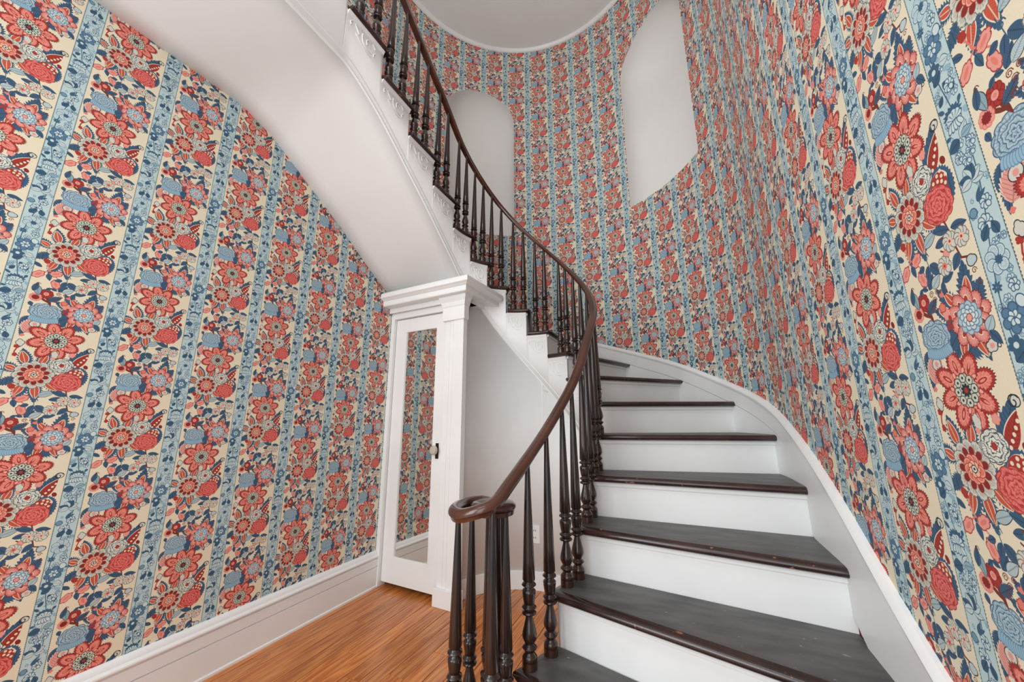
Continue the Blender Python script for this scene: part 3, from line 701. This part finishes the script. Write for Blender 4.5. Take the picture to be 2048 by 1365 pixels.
prof = [(.30, 10.0), (.66, 10.0), (.68, 10.03), (.68, 10.20), (.72, 10.215), (.76, 10.25), (.84, 10.30), (.84, 10.44), (.80, 10.50), (.30, 10.50)]
rows = []
for n_, z in prof:
    e = n_-.30; rows.append([fr(0, n_, z), fr(3.60+e, n_, z), fr(3.60+e, -1.6, z)])
bm, V = bm_grid(rows); bm.faces.new([fr_ for fr_ in (V[-1][0], V[-1][1], V[-1][2])]) if False else None
bmesh.ops.recalc_face_normals(bm, faces=bm.faces); cr = finish('cornice', bm, WHITE, dr)
cbox('cornice_top', 0, 3.95, -1.6, .80, 10.44, 10.50, parent=cr, bevel=0)
cbox('return_frieze', 3.0, 3.60, -1.6, .28, 9.84, 10.08)

# ------------------------------------------------------------------ railing
rl = empty('stair_railing', (-3, 7, 0))
tag(rl, 'dark wooden stair railing with turned balusters and a handrail ending in a spiral', 'railing')
BAL = [(0, .139), (.12, .139), (.125, .125), (.14, .139), (.19, .136), (.215, .115), (.245, .088), (.27, .085), (.295, .12), (.32, .139), (.345, .12), (.365, .09), (.38, .084), (.42, .108), (.47, .132), (.51, .135), (.58, .122), (.69, .09), (.77, .068), (.81, .066), (.818, .10), (.835, .134), (.855, .136), (.875, .115), (.89, .086), (.90, .086), (.915, .12), (.935, .139), (.955, .125), (.975, .09), (.985, .088), (.995, .10), (1.06, .112), (1.15, .126), (1.195, .128), (1.21, .115), (1.235, .08), (1.25, .078), (1.265, .115), (1.285, .139), (1.31, .125), (1.33, .09), (1.34, .088), (1.348, .105), (1.37, .12)]
def baluster_mesh(hgt, q=1.0, top=.042):
    prof = [(z, r*q*.95) for z, r in BAL]
    prof[-1] = (1.37, .114*q)
    for t in (.15, .4, .7, 1.0): prof.append((1.37+(hgt-1.37)*t, (.114+(top-.114)*t)*q))
    bm = bmesh.new(); lathe(bm, prof, n=14 if q == 1 else 18)
    bmesh.ops.scale(bm, vec=(S, S, S), verts=bm.verts); me = bpy.data.meshes.new('baluster'); bm.to_mesh(me); bm.free()
    for p in me.polygons: p.use_smooth = True
    try: me.set_sharp_from_angle(angle=math.radians(60))
    except Exception: pass
    me.materials.append(WOOD); return me
cache = {}
def baluster(x, y, z, hgt, q=1.0, name='baluster', top=.042):
    key = (round(hgt, 2), q)
    if key not in cache: cache[key] = baluster_mesh(hgt, q, top)
    o = bpy.data.objects.new(name, cache[key]); C.objects.link(o); o.location = Vector((x, y, z))*S
    o.parent = rl; o.matrix_parent_inverse = Matrix.Translation(-rl.location); return o
RB = RE+.145
rad_i = lambda d: math.radians(d)*RE
BT = {1: (6.80-10.6, 7.32-10.6), 2: (7.87-10.6, 8.32-10.6), 3: (8.95-10.6, 9.47-10.6), 4: (9.92-10.6, 10.40-10.6), 5: (rad_i(5), rad_i(14)), 6: (rad_i(26), rad_i(35.5)), 7: (rad_i(46), rad_i(55.5)),
      8: (rad_i(64.7), rad_i(71.8)), 9: (rad_i(86.5), rad_i(95.5)), 10: (rad_i(106.5), rad_i(116)), 11: (rad_i(127.5), rad_i(137)), 12: (rad_i(146), rad_i(155.5)), 13: (rad_i(166), rad_i(177)),
      14: (LA+.66, LA+1.22), 15: (LA+1.97, LA+2.53), 16: (LA+3.18, LA+3.78), 17: (LA+4.38, LA+5.0)}
def zr(tau):                              # underside of the handrail, a smoothed pitch line
    return sum(zn(max(KT[0]-.3, tau+d))+(0 if tau+d > KT[0] else (tau+d-KT[0])*.9) for d in np.linspace(-.7, .7, 15))/15+3.10
rail_pts = []
for k in sorted(BT):
    for j, t in enumerate(BT[k]):
        h = zr(t)-sz(k)
        p = inner(t, RB); baluster(p[0], p[1], sz(k), h+.06); rail_pts.append((*p, sz(k)+h))
VZ = 3.93
vol = [(-2.92, 6.28, 4.42), (-3.02, 5.86, 4.14), (-3.24, 5.66, 4.02), (-3.55, 5.67, VZ), (-3.80, 5.86, VZ), (-3.93, 6.18, VZ), (-3.94, 6.52, VZ), (-3.78, 6.76, VZ), (-3.55, 6.72, VZ-.01)]
for x, y, n_ in ((-3.90, 6.12, 'baluster'), (-3.93, 6.66, 'baluster'), (-3.05, 5.83, 'baluster'), (-3.08, 6.40, 'baluster'), (-3.42, 6.92, 'baluster')):
    baluster(x, y, .495, (4.13 if y < 5.9 else VZ)-.495+.04)
baluster(NW[0], NW[1], .495, VZ-.495+.05, 1.55, 'newel_post', .085)
up = [(*inner(LA+5.7, RB), zr(LA+5.7)), (*inner(LA+6.6, RB), zr(LA+6.6))]
path = smooth_path(vol[::-1]+rail_pts+up, 6)
rp = [(-.095, 0), (.095, 0), (.11, .07), (.125, .085), (.15, .095), (.155, .14), (.14, .195), (.095, .245), (.0, .27), (-.095, .245), (-.14, .195), (-.155, .14), (-.15, .095), (-.125, .085), (-.11, .07)]
rp = [(a*.80, b*.82) for a, b in rp]
bm = sweep(path, rp); hr = finish('handrail', bm, RAILW, rl, None, smooth=True, ang=34)
bm = bmesh.new(); lathe(bm, [(VZ-.02, .36), (VZ-.01, .385), (VZ+.06, .395), (VZ+.07, .38), (VZ+.08, .41), (VZ+.11, .425), (VZ+.15, .42), (VZ+.19, .37), (VZ+.215, .27), (VZ+.225, .1)], NW[0]-.02, NW[1]+.03, 32)
finish('volute_cap', bm, RAILW, rl, None, smooth=True, ang=50)

# ------------------------------------------------------------------ power outlet
t0 = math.radians(99.2)*RE
po = empty('power_outlet', (*inner(t0, RF), 1.7)); tag(po, 'white double power outlet on the white wall under the stairs', 'outlet')
def oq(name, a0, a1, z0, z1, d0, d1, mat, parent):
    bm = bmesh.new(); prism(bm, [inner(t0+a1, RF-d1), inner(t0+a0, RF-d1), inner(t0+a0, RF-d0), inner(t0+a1, RF-d0)], z0, z1); bmesh.ops.recalc_face_normals(bm, faces=bm.faces)
    return finish(name, bm, mat, parent)
oq('faceplate', -.17, .17, 1.46, 2.02, .02, .062, OUTLETM, po)
for zc in (1.86, 1.63):
    sk_ = oq('socket', -.075, .075, zc-.08, zc+.08, .05, .072, OUTLETM, po)
    oq('slot', -.04, -.022, zc-.025, zc+.03, .06, .077, DARK, sk_); oq('slot', .022, .04, zc-.025, zc+.03, .06, .077, DARK, sk_)
